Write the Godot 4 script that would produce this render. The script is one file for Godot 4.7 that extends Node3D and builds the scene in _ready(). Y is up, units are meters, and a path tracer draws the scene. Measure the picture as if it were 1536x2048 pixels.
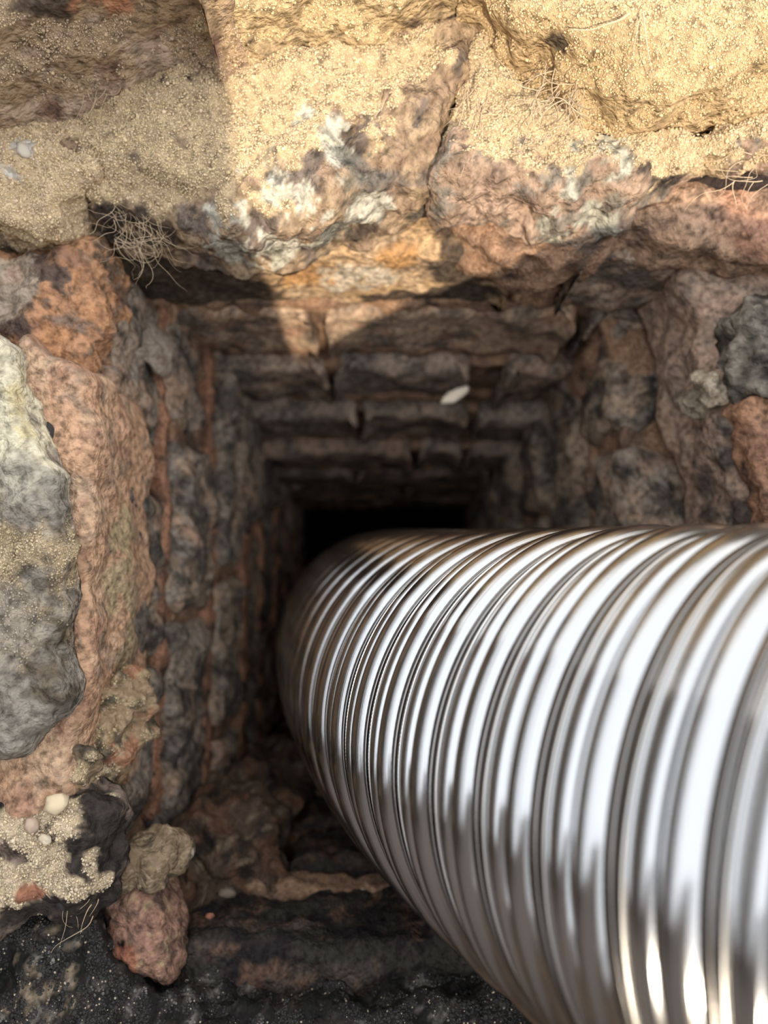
extends Node3D
# A steel flue liner dropped into an old brick chimney, seen from just above the open flue. Metres; y = 0 is the rim of the flue.
# Plan outlines and stain spots are in millimetres.

var rng := RandomNumberGenerator.new()
var fbm := FastNoiseLite.new()       # broken, many octaves
var plain := FastNoiseLite.new()     # smooth
var cells := FastNoiseLite.new()     # crumbs
var M := {}
var names := {}
var grains := {}                     # sand and crumb places gathered while the stones are shaped
var grain_share := 0.0


func _ready() -> void:
	rng.seed = 7
	camera_and_light()
	tools()
	materials()
	back_wall()
	left_wall()
	right_wall()
	front_wall()
	shaft()
	liner()
	added_shade_pot()
	loose_pieces()
	roots()
	scatter()


func camera_and_light() -> void:
	var cam := Camera3D.new()
	cam.name = "camera"
	var lens := CameraAttributesPhysical.new()
	lens.frustum_focal_length = 26.0
	lens.exposure_aperture = 5.2
	lens.frustum_focus_distance = 0.303
	lens.frustum_near = 0.01
	lens.frustum_far = 50.0
	cam.attributes = lens
	add_child(cam)
	cam.position = Vector3(0, 0.36, 0)
	cam.rotation = Vector3(-PI / 2.0 + atan(176.0 / 1500.0), 0, 0)
	cam.fov = rad_to_deg(2.0 * atan(1024.0 / 1500.0))
	cam.near = 0.01
	cam.current = true
	var e := Environment.new()
	var sky := ProceduralSkyMaterial.new()
	sky.sky_top_color = Color(0.90, 0.92, 0.95)
	sky.sky_horizon_color = Color(0.95, 0.94, 0.92)
	sky.sky_curve = 0.2
	sky.ground_horizon_color = Color(0.40, 0.38, 0.35)
	sky.ground_bottom_color = Color(0.32, 0.29, 0.26)
	sky.energy_multiplier = 1.0
	e.sky = Sky.new()
	e.sky.sky_material = sky
	e.background_mode = Environment.BG_SKY
	e.background_energy_multiplier = 2.8
	e.tonemap_mode = Environment.TONE_MAPPER_LINEAR
	e.tonemap_exposure = 1.0
	e.sdfgi_enabled = true
	e.ssao_enabled = true
	e.ssil_enabled = true
	var w := WorldEnvironment.new()
	w.name = "environment"
	w.environment = e
	add_child(w)
	var sun := DirectionalLight3D.new()
	sun.name = "sun"
	sun.light_color = Color(1.0, 0.94, 0.85)
	sun.light_energy = 1.75
	sun.light_angular_distance = 0.6
	sun.shadow_enabled = true
	sun.sky_mode = DirectionalLight3D.SKY_MODE_LIGHT_ONLY
	add_child(sun)
	sun.look_at_from_position(Vector3(0.068, 0.725, 0.685), Vector3.ZERO)


func tools() -> void:
	fbm.noise_type = FastNoiseLite.TYPE_SIMPLEX_SMOOTH
	fbm.fractal_type = FastNoiseLite.FRACTAL_FBM
	fbm.fractal_octaves = 5
	fbm.fractal_gain = 0.55
	fbm.frequency = 1.0
	fbm.seed = 11
	plain.noise_type = FastNoiseLite.TYPE_SIMPLEX_SMOOTH
	plain.fractal_type = FastNoiseLite.FRACTAL_NONE
	plain.frequency = 1.0
	plain.seed = 5
	cells.noise_type = FastNoiseLite.TYPE_CELLULAR
	cells.cellular_return_type = FastNoiseLite.RETURN_DISTANCE
	cells.fractal_type = FastNoiseLite.FRACTAL_NONE
	cells.frequency = 1.0
	cells.seed = 3


func noise_picture(kind: int, size: int, freq: float, octaves: int, ramp: Array, cell_value := false, sd := 1) -> NoiseTexture2D:
	var n := FastNoiseLite.new()
	n.noise_type = kind
	n.frequency = freq
	n.seed = sd
	n.fractal_type = FastNoiseLite.FRACTAL_FBM if octaves > 1 else FastNoiseLite.FRACTAL_NONE
	n.fractal_octaves = octaves
	n.fractal_gain = 0.6
	n.cellular_return_type = FastNoiseLite.RETURN_CELL_VALUE if cell_value else FastNoiseLite.RETURN_DISTANCE
	var t := NoiseTexture2D.new()
	t.width = size
	t.height = size
	t.seamless = true
	t.noise = n
	if ramp.size() > 0:
		var g := Gradient.new()
		var offs := PackedFloat32Array()
		var cols := PackedColorArray()
		for i in ramp.size() / 2:
			offs.append(ramp[i * 2])
			cols.append(ramp[i * 2 + 1])
		g.offsets = offs
		g.colors = cols
		t.color_ramp = g
	return t


func surface(called: String, albedo: Texture2D, height: Texture2D, deep: float, tile: float, rough: float, flip := false) -> StandardMaterial3D:
	var m := StandardMaterial3D.new()
	m.resource_name = called
	m.vertex_color_use_as_albedo = true
	m.roughness = rough
	m.metallic_specular = 0.3
	m.albedo_texture = albedo
	m.heightmap_enabled = true
	m.heightmap_texture = height
	m.heightmap_scale = deep
	m.heightmap_flip_texture = flip
	m.uv1_triplanar = true
	m.uv1_world_triplanar = true
	m.uv1_triplanar_sharpness = 4.0
	m.uv1_scale = Vector3.ONE / tile
	M[called] = m
	return m


func materials() -> void:
	var speck := noise_picture(FastNoiseLite.TYPE_SIMPLEX_SMOOTH, 1024, 0.03, 5, [0.0, Color(0.45, 0.44, 0.43), 0.4, Color(0.78, 0.77, 0.76), 0.62, Color(0.92, 0.91, 0.9), 1.0, Color(1, 1, 1)])
	var broken := noise_picture(FastNoiseLite.TYPE_SIMPLEX_SMOOTH, 1024, 0.05, 5, [], false, 2)
	var grit := noise_picture(FastNoiseLite.TYPE_CELLULAR, 512, 0.15, 1, [], false, 3)
	var grit_tone := noise_picture(FastNoiseLite.TYPE_CELLULAR, 512, 0.15, 1, [0.0, Color(0.74, 0.71, 0.68), 0.5, Color(0.88, 0.86, 0.84), 1.0, Color(1, 1, 1)], true, 3)
	surface("stone", speck, broken, 0.17, 0.22, 0.95)
	surface("brick", speck, broken, 0.12, 0.18, 0.93)
	surface("mortar", grit_tone, grit, 0.08, 0.11, 0.97, true)
	surface("soot", speck, grit, 0.07, 0.13, 0.85, true)
	var g := StandardMaterial3D.new()
	g.resource_name = "grain"
	g.vertex_color_use_as_albedo = true
	g.roughness = 0.8
	M.grain = g
	var r := StandardMaterial3D.new()
	r.resource_name = "root"
	r.albedo_color = Color(0.73, 0.64, 0.52)
	r.roughness = 0.9
	M.root = r
	var clay := StandardMaterial3D.new()
	clay.resource_name = "clay"
	clay.albedo_color = Color(0.46, 0.42, 0.39)
	clay.roughness = 0.9
	M.clay = clay
	# Rolled steel: fine lines along the strip.
	var im := Image.create(8, 512, false, Image.FORMAT_RGB8)
	for y in 512:
		var h := 0.5 + 0.14 * plain.get_noise_2d(y * 0.37, 4.0) + 0.08 * plain.get_noise_2d(y * 0.08, 9.0)
		for x in 8:
			im.set_pixel(x, y, Color(h, h, h))
	var steel := StandardMaterial3D.new()
	steel.resource_name = "steel"
	steel.albedo_color = Color(0.69, 0.687, 0.683)
	steel.metallic = 1.0
	steel.roughness = 0.14
	steel.heightmap_enabled = true
	steel.heightmap_texture = ImageTexture.create_from_image(im)
	steel.heightmap_scale = 0.012
	M.steel = steel
	var edge := StandardMaterial3D.new()
	edge.resource_name = "steel_edge"
	edge.albedo_color = Color(0.84, 0.83, 0.81)
	edge.metallic = 1.0
	edge.roughness = 0.3
	M.steel_edge = edge
	var knurl := StandardMaterial3D.new()
	knurl.resource_name = "steel_knurl"
	knurl.albedo_color = Color(0.53, 0.515, 0.50)  # darker than the sheet steel: dark reflections partly put into this colour
	knurl.metallic = 1.0
	knurl.roughness = 0.24
	M.steel_knurl = knurl


# ---------------------------------------------------------------- naming

func numbered(called: String) -> String:
	names[called] = names.get(called, 0) + 1
	return called if names[called] == 1 else "%s_%03d" % [called, names[called] - 1]


func thing(called: String, label: String, category: String, at := Vector3.ZERO, group := "", kind := "") -> Node3D:
	var o := Node3D.new()
	o.name = numbered(called)
	o.position = at
	add_child(o)
	tag(o, label, category, group, kind)
	return o


func tag(o: Node, label: String, category: String, group := "", kind := "") -> void:
	o.set_meta("label", label)
	o.set_meta("category", category)
	if group:
		o.set_meta("group", group)
	if kind:
		o.set_meta("kind", kind)


func part(parent: Node, called: String, mesh: Mesh, m: Material, label := "") -> MeshInstance3D:
	var o := MeshInstance3D.new()
	o.name = called
	o.mesh = mesh
	o.material_override = m
	parent.add_child(o, true)
	if label:
		o.set_meta("label", label)
	return o


# ---------------------------------------------------------------- colour of weathered stone

static func S(r: float, g: float, b: float) -> Color:
	var c := Color(r / 255.0, g / 255.0, b / 255.0).srgb_to_linear()
	var y := c.r * 0.3 + c.g * 0.59 + c.b * 0.11
	c = c.lerp(Color(y, y, y), 0.2)
	return Color(c.r, c.g * 0.985, c.b * 0.93)   # the photograph's colours less what the warm light adds


# A layer of colour: where a noise passes lo..hi; with spots [x, y, z, radius, ...] (mm) only round those spots. Elongation e stretches the noise along x, y, z.
func L(c: Color, f: float, lo: float, hi: float, a := 1.0, spots := [], stretch := Vector3.ONE, grain := false) -> Dictionary:
	var at := []
	for i in spots.size() / 4:
		at.append([Vector3(spots[i * 4], spots[i * 4 + 1], spots[i * 4 + 2]) * 0.001, 1.0 / (spots[i * 4 + 3] * 0.001)])
	return {"c": c, "f": stretch * f, "lo": lo, "hi": hi, "a": a, "at": at, "o": Vector3(f * 0.13, f * 0.71, -f * 0.37), "g": grain}


func paint(p: Vector3, layers: Array) -> Color:
	var c: Color = layers[0].c
	grain_share = 0.0
	for i in range(1, layers.size()):
		var l: Dictionary = layers[i]
		var v := fbm.get_noise_3dv(p * l.f + l.o)
		var at: Array = l.at
		if at.size() > 0:
			var best := -1.0
			for s in at:
				var d: float = 1.0 - p.distance_to(s[0]) * s[1]
				if d > best:
					best = d
			if best < -0.6:
				continue
			v = v * 0.9 + best
		var k: float = smoothstep(l.lo, l.hi, v) * l.a
		if k > 0.0:
			c = c.lerp(l.c, k)
			if l.g:
				grain_share = k
			elif grain_share > 0.0:
				grain_share *= 1.0 - k
	return c


# ---------------------------------------------------------------- shapes

# A closed outline (mm, pairs of x and z), rounded through its points and cut into even steps.
func outline(mm: Array, step: float, sharp := false) -> PackedVector2Array:
	var pts := PackedVector2Array()
	for i in mm.size() / 2:
		pts.append(Vector2(mm[i * 2], mm[i * 2 + 1]) * 0.001)
	var fine := PackedVector2Array()
	var n := pts.size()
	for i in n:
		var a := pts[(i + n - 1) % n]
		var b := pts[i]
		var c := pts[(i + 1) % n]
		var d := pts[(i + 2) % n]
		for k in 12:
			var t := k / 12.0
			fine.append(b.lerp(c, t) if sharp else b.cubic_interpolate(c, a, d, t))
	var total := 0.0
	for i in fine.size():
		total += fine[i].distance_to(fine[(i + 1) % fine.size()])
	var count := maxi(12, int(total / step))
	var out := PackedVector2Array()
	var at := 0
	var gone := 0.0
	for k in count:
		var want := total * k / count
		while true:
			var d := fine[at].distance_to(fine[(at + 1) % fine.size()])
			if gone + d >= want or at == fine.size() - 1:
				out.append(fine[at].lerp(fine[(at + 1) % fine.size()], clampf((want - gone) / maxf(d, 1e-9), 0, 1)))
				break
			gone += d
			at += 1
	var area := 0.0
	for i in out.size():
		area += out[i].cross(out[(i + 1) % out.size()])
	if area < 0:
		out.reverse()
	return out


# A weathered block: plan outline, bottom and top heights (mm), and in o: r rounding, step, a/f lumps (m, 1/m), b/g roughness, c/h crumbs, lay: flaky layers, lean: metres of shift per metre of height, slope: rise of the top per metre (x, z)
func block(mm: Array, y0: float, y1: float, o: Dictionary, layers: Array, grain_set := "") -> ArrayMesh:
	var step: float = o.get("step", 0.0025)
	var r: float = o.get("r", 8.0) * 0.001
	var lean: Vector2 = o.get("lean", Vector2.ZERO)
	var slope: Vector2 = o.get("slope", Vector2.ZERO)
	var ring := outline(mm, step, o.get("sharp", false))
	var n := ring.size()
	var side := PackedVector2Array()
	for i in n:
		var d := ring[(i + 2) % n] - ring[(i + n - 2) % n]
		side.append(Vector2(d.y, -d.x).normalized())
	var mid := Vector2.ZERO
	var lo := ring[0]
	var hi := ring[0]
	for p in ring:
		mid += p
		lo = lo.min(p)
		hi = hi.max(p)
	mid /= n
	var size := hi - lo
	var along := Vector2(1, 0) if size.x > size.y else Vector2(0, 1)
	var half := absf(size.x - size.y) * 0.5
	var wide := minf(size.x, size.y) * 0.5
	y0 *= 0.001
	y1 *= 0.001
	var tall := y1 - y0
	r = minf(r, minf(wide * 0.8, tall * 0.9))
	var back_r: float = minf(o.get("rb", r * 1000.0) * 0.001, r)
	var rr := PackedFloat32Array()
	var far := PackedFloat32Array()
	var spines := PackedVector2Array()
	for i in n:
		var z := mid + along * clampf((ring[i] - mid).dot(along), -half, half)
		spines.append(z)
		far.append(maxf(ring[i].distance_to(z), 0.0001))
		rr.append(minf(lerpf(back_r, r, smoothstep(-0.2, 0.6, side[i].y)), far[i] * 0.8))
	var rows := []   # [inset, height, upness, share towards the spine]
	rows.append([wide, y0, -1.0, 1.0])
	rows.append([0.0, y0, -0.5, 0.12])
	var sides := maxi(2, int((tall - r) / step))
	for i in sides + 1:
		rows.append([0.0, i / float(sides), 0.0, 0.0])
	var arc := maxi(3, int(r * 1.57 / step))
	for i in range(1, arc + 1):
		var a := PI / 2.0 * i / arc
		rows.append([1.0 - cos(a), sin(a), sin(a), -1.0])
	var tops := maxi(2, int((wide - r) / (step * 1.15)))
	for i in range(1, tops + 1):
		rows.append([1.0, y1, 1.0, i / float(tops)])
	var m := rows.size()
	var P := PackedVector3Array()
	var B := PackedVector3Array()
	var C := PackedColorArray()
	var G := PackedFloat32Array()
	P.resize(m * n)
	B.resize(m * n)
	C.resize(m * n)
	G.resize(m * n)
	var a1: float = o.get("a", 0.003)
	var f1: float = o.get("f", 25.0)
	var b1: float = o.get("b", 0.0012)
	var g1: float = o.get("g", 120.0)
	var c1: float = o.get("c", 0.0)
	var h1: float = o.get("h", 180.0)
	var lay: float = o.get("lay", 0.0)
	var off: Vector3 = o.get("o", Vector3(rng.randf() * 9.0, rng.randf() * 9.0, rng.randf() * 9.0))
	for j in m:
		var row: Array = rows[j]
		var up: float = row[2]
		for i in n:
			var q := ring[i]
			var spine := spines[i]
			var w := q
			var y: float = row[1]
			if up < 0.0:
				w = q.lerp(spine, row[3])
			elif row[3] == 0.0:
				y = y0 + (tall - rr[i]) * row[1]
			elif row[3] < 0.0:
				w = q.lerp(spine, rr[i] * row[0] / far[i])
				y = y1 - rr[i] + rr[i] * row[1]
			else:
				w = q.lerp(spine, rr[i] / far[i]).lerp(spine, row[3])
			w += lean * (y - y0)
			y += (slope.x * (w.x - mid.x) + slope.y * (w.y - mid.y)) * clampf((y - y0) / maxf(tall, 0.001), 0.0, 1.0)
			var p := Vector3(w.x, y, w.y)
			var flat := sqrt(maxf(0.0, 1.0 - up * up))
			var nn := Vector3(side[i].x * flat, up, side[i].y * flat)
			var s := p * f1 + off
			var d := a1 * plain.get_noise_3dv(s) + 0.6 * a1 * plain.get_noise_3dv(s * 2.3) + b1 * fbm.get_noise_3dv(p * g1 + off)
			if c1 > 0.0:
				d -= c1 * (cells.get_noise_3dv(p * h1 + off) + 0.3)
			if lay > 0.0:
				d += lay * (1.0 - absf(up)) * plain.get_noise_3d(p.x * 40.0, p.y * 330.0 + 6.0 * plain.get_noise_3dv(p * 60.0), p.z * 40.0)
			var moved := p + nn * d
			P[j * n + i] = moved
			B[j * n + i] = nn
			C[j * n + i] = paint(moved, layers)
			G[j * n + i] = grain_share
	var N := PackedVector3Array()
	N.resize(m * n)
	var I := PackedInt32Array()
	for j in m:
		for i in n:
			var e1 := P[j * n + (i + 1) % n] - P[j * n + (i + n - 1) % n]
			var e2 := P[mini(j + 1, m - 1) * n + i] - P[maxi(j - 1, 0) * n + i]
			var nn := e2.cross(e1)
			if nn.dot(B[j * n + i]) < 0.0:
				nn = -nn
			nn = nn.normalized() if nn.length_squared() > 1e-16 else B[j * n + i]
			N[j * n + i] = (nn + B[j * n + i]).normalized() if j == m - 1 else nn
			if j < m - 1:
				var v := j * n + i
				var v1 := j * n + (i + 1) % n
				I.append_array([v, v1, v + n, v1, v1 + n, v + n])
	if grain_set:
		gather(grain_set, P, N, G, C, n, m)
	var arrays := []
	arrays.resize(Mesh.ARRAY_MAX)
	arrays[Mesh.ARRAY_VERTEX] = P
	arrays[Mesh.ARRAY_NORMAL] = N
	arrays[Mesh.ARRAY_COLOR] = C
	arrays[Mesh.ARRAY_INDEX] = wound(P, N, I)
	var mesh := ArrayMesh.new()
	mesh.add_surface_from_arrays(Mesh.PRIMITIVE_TRIANGLES, arrays)
	return mesh


func gather(set_name: String, P: PackedVector3Array, N: PackedVector3Array, G: PackedFloat32Array, C: PackedColorArray, n: int, m: int) -> void:
	if not grains.has(set_name):
		grains[set_name] = {"p": PackedVector3Array(), "n": PackedVector3Array(), "c": PackedColorArray()}
	var s: Dictionary = grains[set_name]
	for j in range(3, m - 1):
		for i in n:
			var k := j * n + i
			var g := G[k]
			if g < 0.25 or N[k].y < 0.1:
				continue
			var u := P[j * n + (i + 1) % n] - P[k]
			var v := P[k + n] - P[k]
			var many := u.cross(v).length() * 1.5e6 * g
			var count := int(many) + (1 if rng.randf() < many - int(many) else 0)
			for q in count:
				s.p.append(P[k] + u * rng.randf() + v * rng.randf())
				s.n.append(N[k])
				s.c.append(C[k])


# Godot's front faces run clockwise.
func wound(P: PackedVector3Array, N: PackedVector3Array, I: PackedInt32Array) -> PackedInt32Array:
	var vote := 0
	for k in range(0, mini(I.size(), 3000), 3):
		vote += 1 if (P[I[k + 1]] - P[I[k]]).cross(P[I[k + 2]] - P[I[k]]).dot(N[I[k]]) > 0.0 else -1
	if vote > 0:
		for k in range(0, I.size(), 3):
			var q := I[k + 1]
			I[k + 1] = I[k + 2]
			I[k + 2] = q
	return I


func box_mm(x0: float, x1: float, z0: float, z1: float) -> Array:
	var j := func() -> float: return rng.randf_range(-2.0, 2.0)
	var e := 8.0
	var q := 2.4
	var a: float = x0 + j.call()
	var b: float = x1 + j.call()
	var c: float = z0 + j.call()
	var d: float = z1 + j.call()
	return [a, c + e, a + q, c + q, a + e, c, (a + b) / 2, c + j.call(), b - e, c, b - q, c + q, b, c + e, b + j.call(), (c + d) / 2, b, d - e, b - q, d - q, b - e, d, (a + b) / 2, d, a + e, d, a + q, d - q, a, d - e, a + j.call(), (c + d) / 2]


# ---------------------------------------------------------------- palettes

const UP_LONG := Vector3(0.35, 1.6, 0.35)

func flue_brick(i: int) -> Array:
	var soot := S(122, 110, 102)
	var base: Color = [S(200, 172, 152), S(204, 174, 150), S(192, 168, 150), S(206, 170, 146)][i % 4]
	return [{"c": base}, L(S(192, 156, 128), 30, 0.0, 0.4, 0.7), L(S(128, 112, 104), 45, -0.05, 0.35, 0.8), L(soot, 22, -0.1, 0.25, 0.9), L(S(76, 69, 66), 60, 0.08, 0.45, 0.7), L(S(178, 168, 158), 90, 0.2, 0.45, 0.6)]


func bed() -> Array:
	return [{"c": S(164, 126, 98)}, L(S(132, 104, 86), 40, -0.05, 0.35, 0.9), L(S(76, 67, 62), 30, 0.12, 0.4, 0.9), L(S(190, 158, 126), 110, 0.2, 0.4, 0.5)]


# ---------------------------------------------------------------- far wall and its coping

func back_wall() -> void:
	var w := thing("wall_back", "sooty flue wall behind the liner, brick courses under a broken sandy coping", "wall", Vector3.ZERO, "", "structure")
	var sand := S(207, 179, 135)
	var tan_ := S(178, 150, 118)
	var lip1 := [{"c": tan_}, L(S(150, 122, 100), 60, -0.05, 0.25, 0.8), L(S(116, 104, 98), 38, 0.02, 0.22, 0.85),
		L(S(62, 54, 52), 50, 0.10, 0.35, 0.8, [-89.4, 48, -230.8, 7, -73.4, 48, -219.9, 6, -107.9, 25, -177.9, 22, -125.3, 30, -185, 22, -17.8, 40, -203.5, 14, -92.8, 20, -180.5, 20, -41, 12, -174.5, 12, -11.7, 12, -177, 10]),
		L(sand, 45, 0.12, 0.30, 1.0, [-108.2, 50, -211.4, 40, -77.2, 50, -213.7, 50, -46.3, 50, -225.7, 45, -15.2, 50, -237.8, 26, 11.7, 50, -242.6, 22, -55.6, 45, -200.3, 30, -92.1, 42, -195, 28, -121.5, 42, -197.4, 24], Vector3.ONE, true),
		L(S(206, 202, 186), 70, 0.18, 0.32, 0.9, [-29, 42, -207.1, 14, -48.4, 30, -185, 20, -34.9, 25, -182.8, 22, -68.9, 20, -180.5, 26, -24.5, 40, -196.3, 14, -55.3, 14, -173.5, 20, -6.6, 28, -186.2, 16]),
		L(S(226, 206, 134), 60, 0.22, 0.36, 0.9, [-33.5, 43, -208.9, 9, -46.3, 28, -182.4, 12, -34.2, 33, -187, 7, -71.6, 18, -176.5, 14, -26.8, 40, -201.1, 8]),
		L(S(104, 104, 98), 120, 0.16, 0.34, 0.7, [-28.2, 20, -180.5, 18, -60, 15, -175.5, 16, -15.6, 36, -193.8, 16, -47.2, 40, -192.6, 12]),
		L(S(196, 120, 76), 60, 0.35, 0.5, 1.0, [-85.2, 34, -184.7, 6])]
	var k := {"r": 26.0, "rb": 8.0, "step": 0.0013, "a": 0.005, "f": 24.0, "b": 0.0035, "g": 70.0, "c": 0.0012, "h": 260.0, "slope": Vector2(0.0, -0.03)}
	part(w, "coping_stone", block([-144, -220, -105, -235, -69, -245, -29, -252, 18, -259, 40, -257, 35, -233, 30, -212, 23, -197, 18, -191, 8, -186, -7, -181, -32, -173, -56, -166, -81, -166, -107, -171, -130, -178, -142, -185, -147, -196, -146, -207], -8, 50, k, lip1, "coping"), M.stone, "sand-covered coping with white and yellow lichen along its broken edge")
	var lip2 := [{"c": S(176, 146, 122)}, L(S(148, 122, 106), 60, -0.05, 0.25, 0.8), L(S(130, 124, 116), 50, 0.0, 0.2, 0.8),
		L(S(58, 52, 50), 50, 0.14, 0.36, 0.85, [79.6, 46, -233.5, 14, 92.1, 46, -202.1, 12, 117.3, 44, -198.6, 14, 131.5, 42, -197.4, 16, 52.5, 42, -202.3, 8, 67.8, 32, -191.3, 12, 105.6, 46, -204.5, 10]),
		L(sand, 45, 0.12, 0.30, 1.0, [51.9, 50, -235.3, 30, 60.3, 50, -213.7, 26, 82.5, 50, -213.7, 30, 104.9, 49, -209.7, 26, 127.4, 48, -206.8, 22, 149.9, 48, -212.7, 26, 170.3, 48, -217.5, 26, 42.6, 50, -216.1, 20], Vector3.ONE, true),
		L(S(190, 188, 172), 75, 0.16, 0.32, 0.9, [81.6, 33, -195.6, 18, 92.9, 24, -188.4, 20, 104.9, 40, -196.3, 14, 82.3, 18, -181.6, 14, 103.5, 20, -185.6, 16]),
		L(S(222, 204, 136), 60, 0.24, 0.38, 0.9, [96.5, 42, -197.4, 7, 88, 35, -195.6, 7, 89, 20, -181.8, 7]),
		L(S(206, 172, 150), 60, 0.14, 0.3, 0.7, [37.9, 30, -194.9, 16, 50.1, 25, -187.8, 16, 65.8, 16, -182.6, 14, 30.4, 36, -198.7, 10]),
		L(S(184, 118, 86), 40, 0.2, 0.4, 0.8, [114.7, 15, -188.3, 10, 129.1, 16, -192.9, 8, 144.8, 20, -198.3, 8])]
	var k2 := {"r": 24.0, "rb": 7.0, "step": 0.0013, "a": 0.005, "f": 26.0, "b": 0.004, "g": 70.0, "c": 0.0014, "h": 240.0, "slope": Vector2(0.0, -0.03)}
	part(w, "coping_stone", block([43, -253, 53, -236, 69, -224, 83, -214, 106, -206, 140, -209, 194, -221, 198, -199, 168, -197, 149, -199, 130, -192, 115, -183, 104, -179, 87, -174, 72, -176, 59, -182, 40, -184, 27, -186, 24, -190, 26, -197, 33, -210, 40, -233], -8, 50, k2, lip2, "coping"), M.stone, "crumbly coping stone edged with grey lichen")
	# the sandy mass at the left end
	var mass := [{"c": S(186, 160, 132)}, L(S(160, 138, 124), 60, -0.05, 0.2, 0.9), L(S(120, 104, 96), 60, 0.12, 0.3, 0.8), L(S(214, 186, 142), 50, 0.05, 0.3, 0.9, [-156.2, 50, -197.2, 60, -144, 45, -176.6, 50, -165.7, 45, -167.2, 40, -141.2, 50, -206.6, 40], Vector3.ONE, true),
		L(S(200, 196, 190), 90, 0.28, 0.4, 0.9, [-158.8, 50, -197.6, 8, -164.3, 50, -185.4, 6])]
	part(w, "mortar", block([-190, -209, -170, -213, -157, -216, -142, -220, -128, -211, -127, -193, -137, -184, -142, -175, -146, -167, -163, -166, -182, -169, -203, -170], -10, 49, {"r": 9.0, "step": 0.0014, "a": 0.004, "f": 26.0, "b": 0.003, "g": 90.0, "c": 0.0012, "h": 260.0}, mass, "coping"), M.mortar, "sandy mortar beside the coping")
	# next course back: bricks above the crack
	var red := [{"c": S(204, 176, 148)}, L(S(140, 98, 84), 30, 0.05, 0.4, 0.8), L(S(186, 156, 118), 40, 0.05, 0.25, 0.9, [-120, 105, -209.6, 60, -86.9, 105, -217.7, 60, -69.5, 100, -213.7, 30], Vector3.ONE, true), L(S(70, 60, 54), 60, 0.15, 0.35, 0.8, [-127.5, 105, -211.6, 18, -122.2, 105, -217.7, 16, -137, 105, -215.7, 14]), L(S(204, 190, 172), 70, 0.7, 0.95, 0.8, [-141, 75, -209.7, 20, -132.9, 75, -211.9, 14]), L(S(214, 146, 100), 50, 0.1, 0.4, 1.0, [-96, 108, -214.1, 24, -99.9, 108, -221.2, 24, -67.6, 108, -218.1, 10])]
	part(w, "brick", block([-185, -201, -166, -207, -143, -217, -119, -225, -100, -231, -82, -233, -76, -234, -71, -228, -70, -231, -66, -242, -158, -242], 44, 104, {"r": 10.0, "step": 0.002, "a": 0.004, "f": 18.0, "b": 0.0012, "g": 90.0, "slope": Vector2(0, -0.1)}, red, "upper"), M.stone)
	var upper := [{"c": S(186, 158, 118)}, L(S(150, 124, 104), 40, 0.0, 0.25, 0.9), L(S(104, 88, 80), 60, 0.16, 0.34, 0.8), L(S(214, 184, 132), 40, 0.05, 0.25, 0.9, [-32.5, 95, -230.5, 60, -1.5, 95, -232.6, 60, 21.7, 95, -234.7, 60, -51.7, 95, -226.2, 40], Vector3.ONE, true), L(S(204, 128, 84), 50, 0.3, 0.45, 1.0, [-40.6, 92, -229.9, 14, -44.8, 90, -228.8, 8])]
	part(w, "brick", block([-77, -236, -71, -236, -54, -239, -28, -245, -6, -249, 20, -256, 41, -261, 47, -261, 46, -265, -73, -265, -75, -244, -78, -239], 42, 92, {"r": 14.0, "step": 0.0018, "a": 0.003, "f": 22.0, "b": 0.0018, "g": 80.0, "slope": Vector2(0, -0.1)}, upper, "upper"), M.stone)
	var brown := [{"c": S(190, 158, 114)}, L(S(160, 128, 96), 40, -0.02, 0.25, 0.9), L(S(112, 92, 76), 60, 0.12, 0.34, 0.7), L(S(206, 174, 122), 34, -0.1, 0.2, 0.9, [84.5, 90, -217.7, 80, 113.7, 90, -213.4, 80, 65.3, 90, -230.5, 60, 139.6, 90, -221.9, 80], Vector3.ONE, true), L(S(90, 76, 66), 50, 0.3, 0.45, 0.9, [49.9, 75, -225.3, 14, 64.2, 75, -219.7, 16, 79.1, 72, -209.7, 16, 90.6, 95, -211.6, 9]), L(S(212, 134, 92), 50, 0.35, 0.5, 1.0, [134.1, 92, -217.8, 6])]
	part(w, "stone", block([42, -253, 52, -236, 68, -229, 82, -215, 103, -206, 135, -209, 165, -216, 196, -224, 175, -256, 41, -256], 40, 90, {"r": 18.0, "step": 0.0016, "a": 0.004, "f": 22.0, "b": 0.002, "g": 80.0, "c": 0.0008, "h": 240.0, "slope": Vector2(0, -0.08)}, brown, "upper"), M.stone)
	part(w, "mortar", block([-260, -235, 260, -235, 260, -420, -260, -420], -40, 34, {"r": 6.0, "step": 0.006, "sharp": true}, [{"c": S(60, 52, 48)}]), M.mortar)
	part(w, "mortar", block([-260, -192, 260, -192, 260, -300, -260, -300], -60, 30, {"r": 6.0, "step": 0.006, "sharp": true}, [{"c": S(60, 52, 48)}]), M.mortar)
	# the red block under the right end of the coping
	var red2 := [{"c": S(190, 150, 118)}, L(S(204, 160, 124), 30, 0.0, 0.3, 0.9), L(S(150, 122, 106), 50, 0.05, 0.4, 0.7), L(S(90, 72, 64), 80, 0.2, 0.4, 0.7), L(S(196, 134, 104), 30, 0.3, 0.9, 0.6, [163.4, 20, -185.6, 30, 179.5, 20, -175.5, 30])]
	part(w, "brick", block([111, -181, 115, -187, 134, -195, 154, -201, 186, -204, 214, -202, 223, -160, 199, -163, 179, -166, 160, -169, 138, -171, 120, -176], -12, 26, {"r": 15.0, "step": 0.002, "a": 0.004, "f": 26.0, "b": 0.0014, "g": 80.0}, red2), M.brick)
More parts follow.
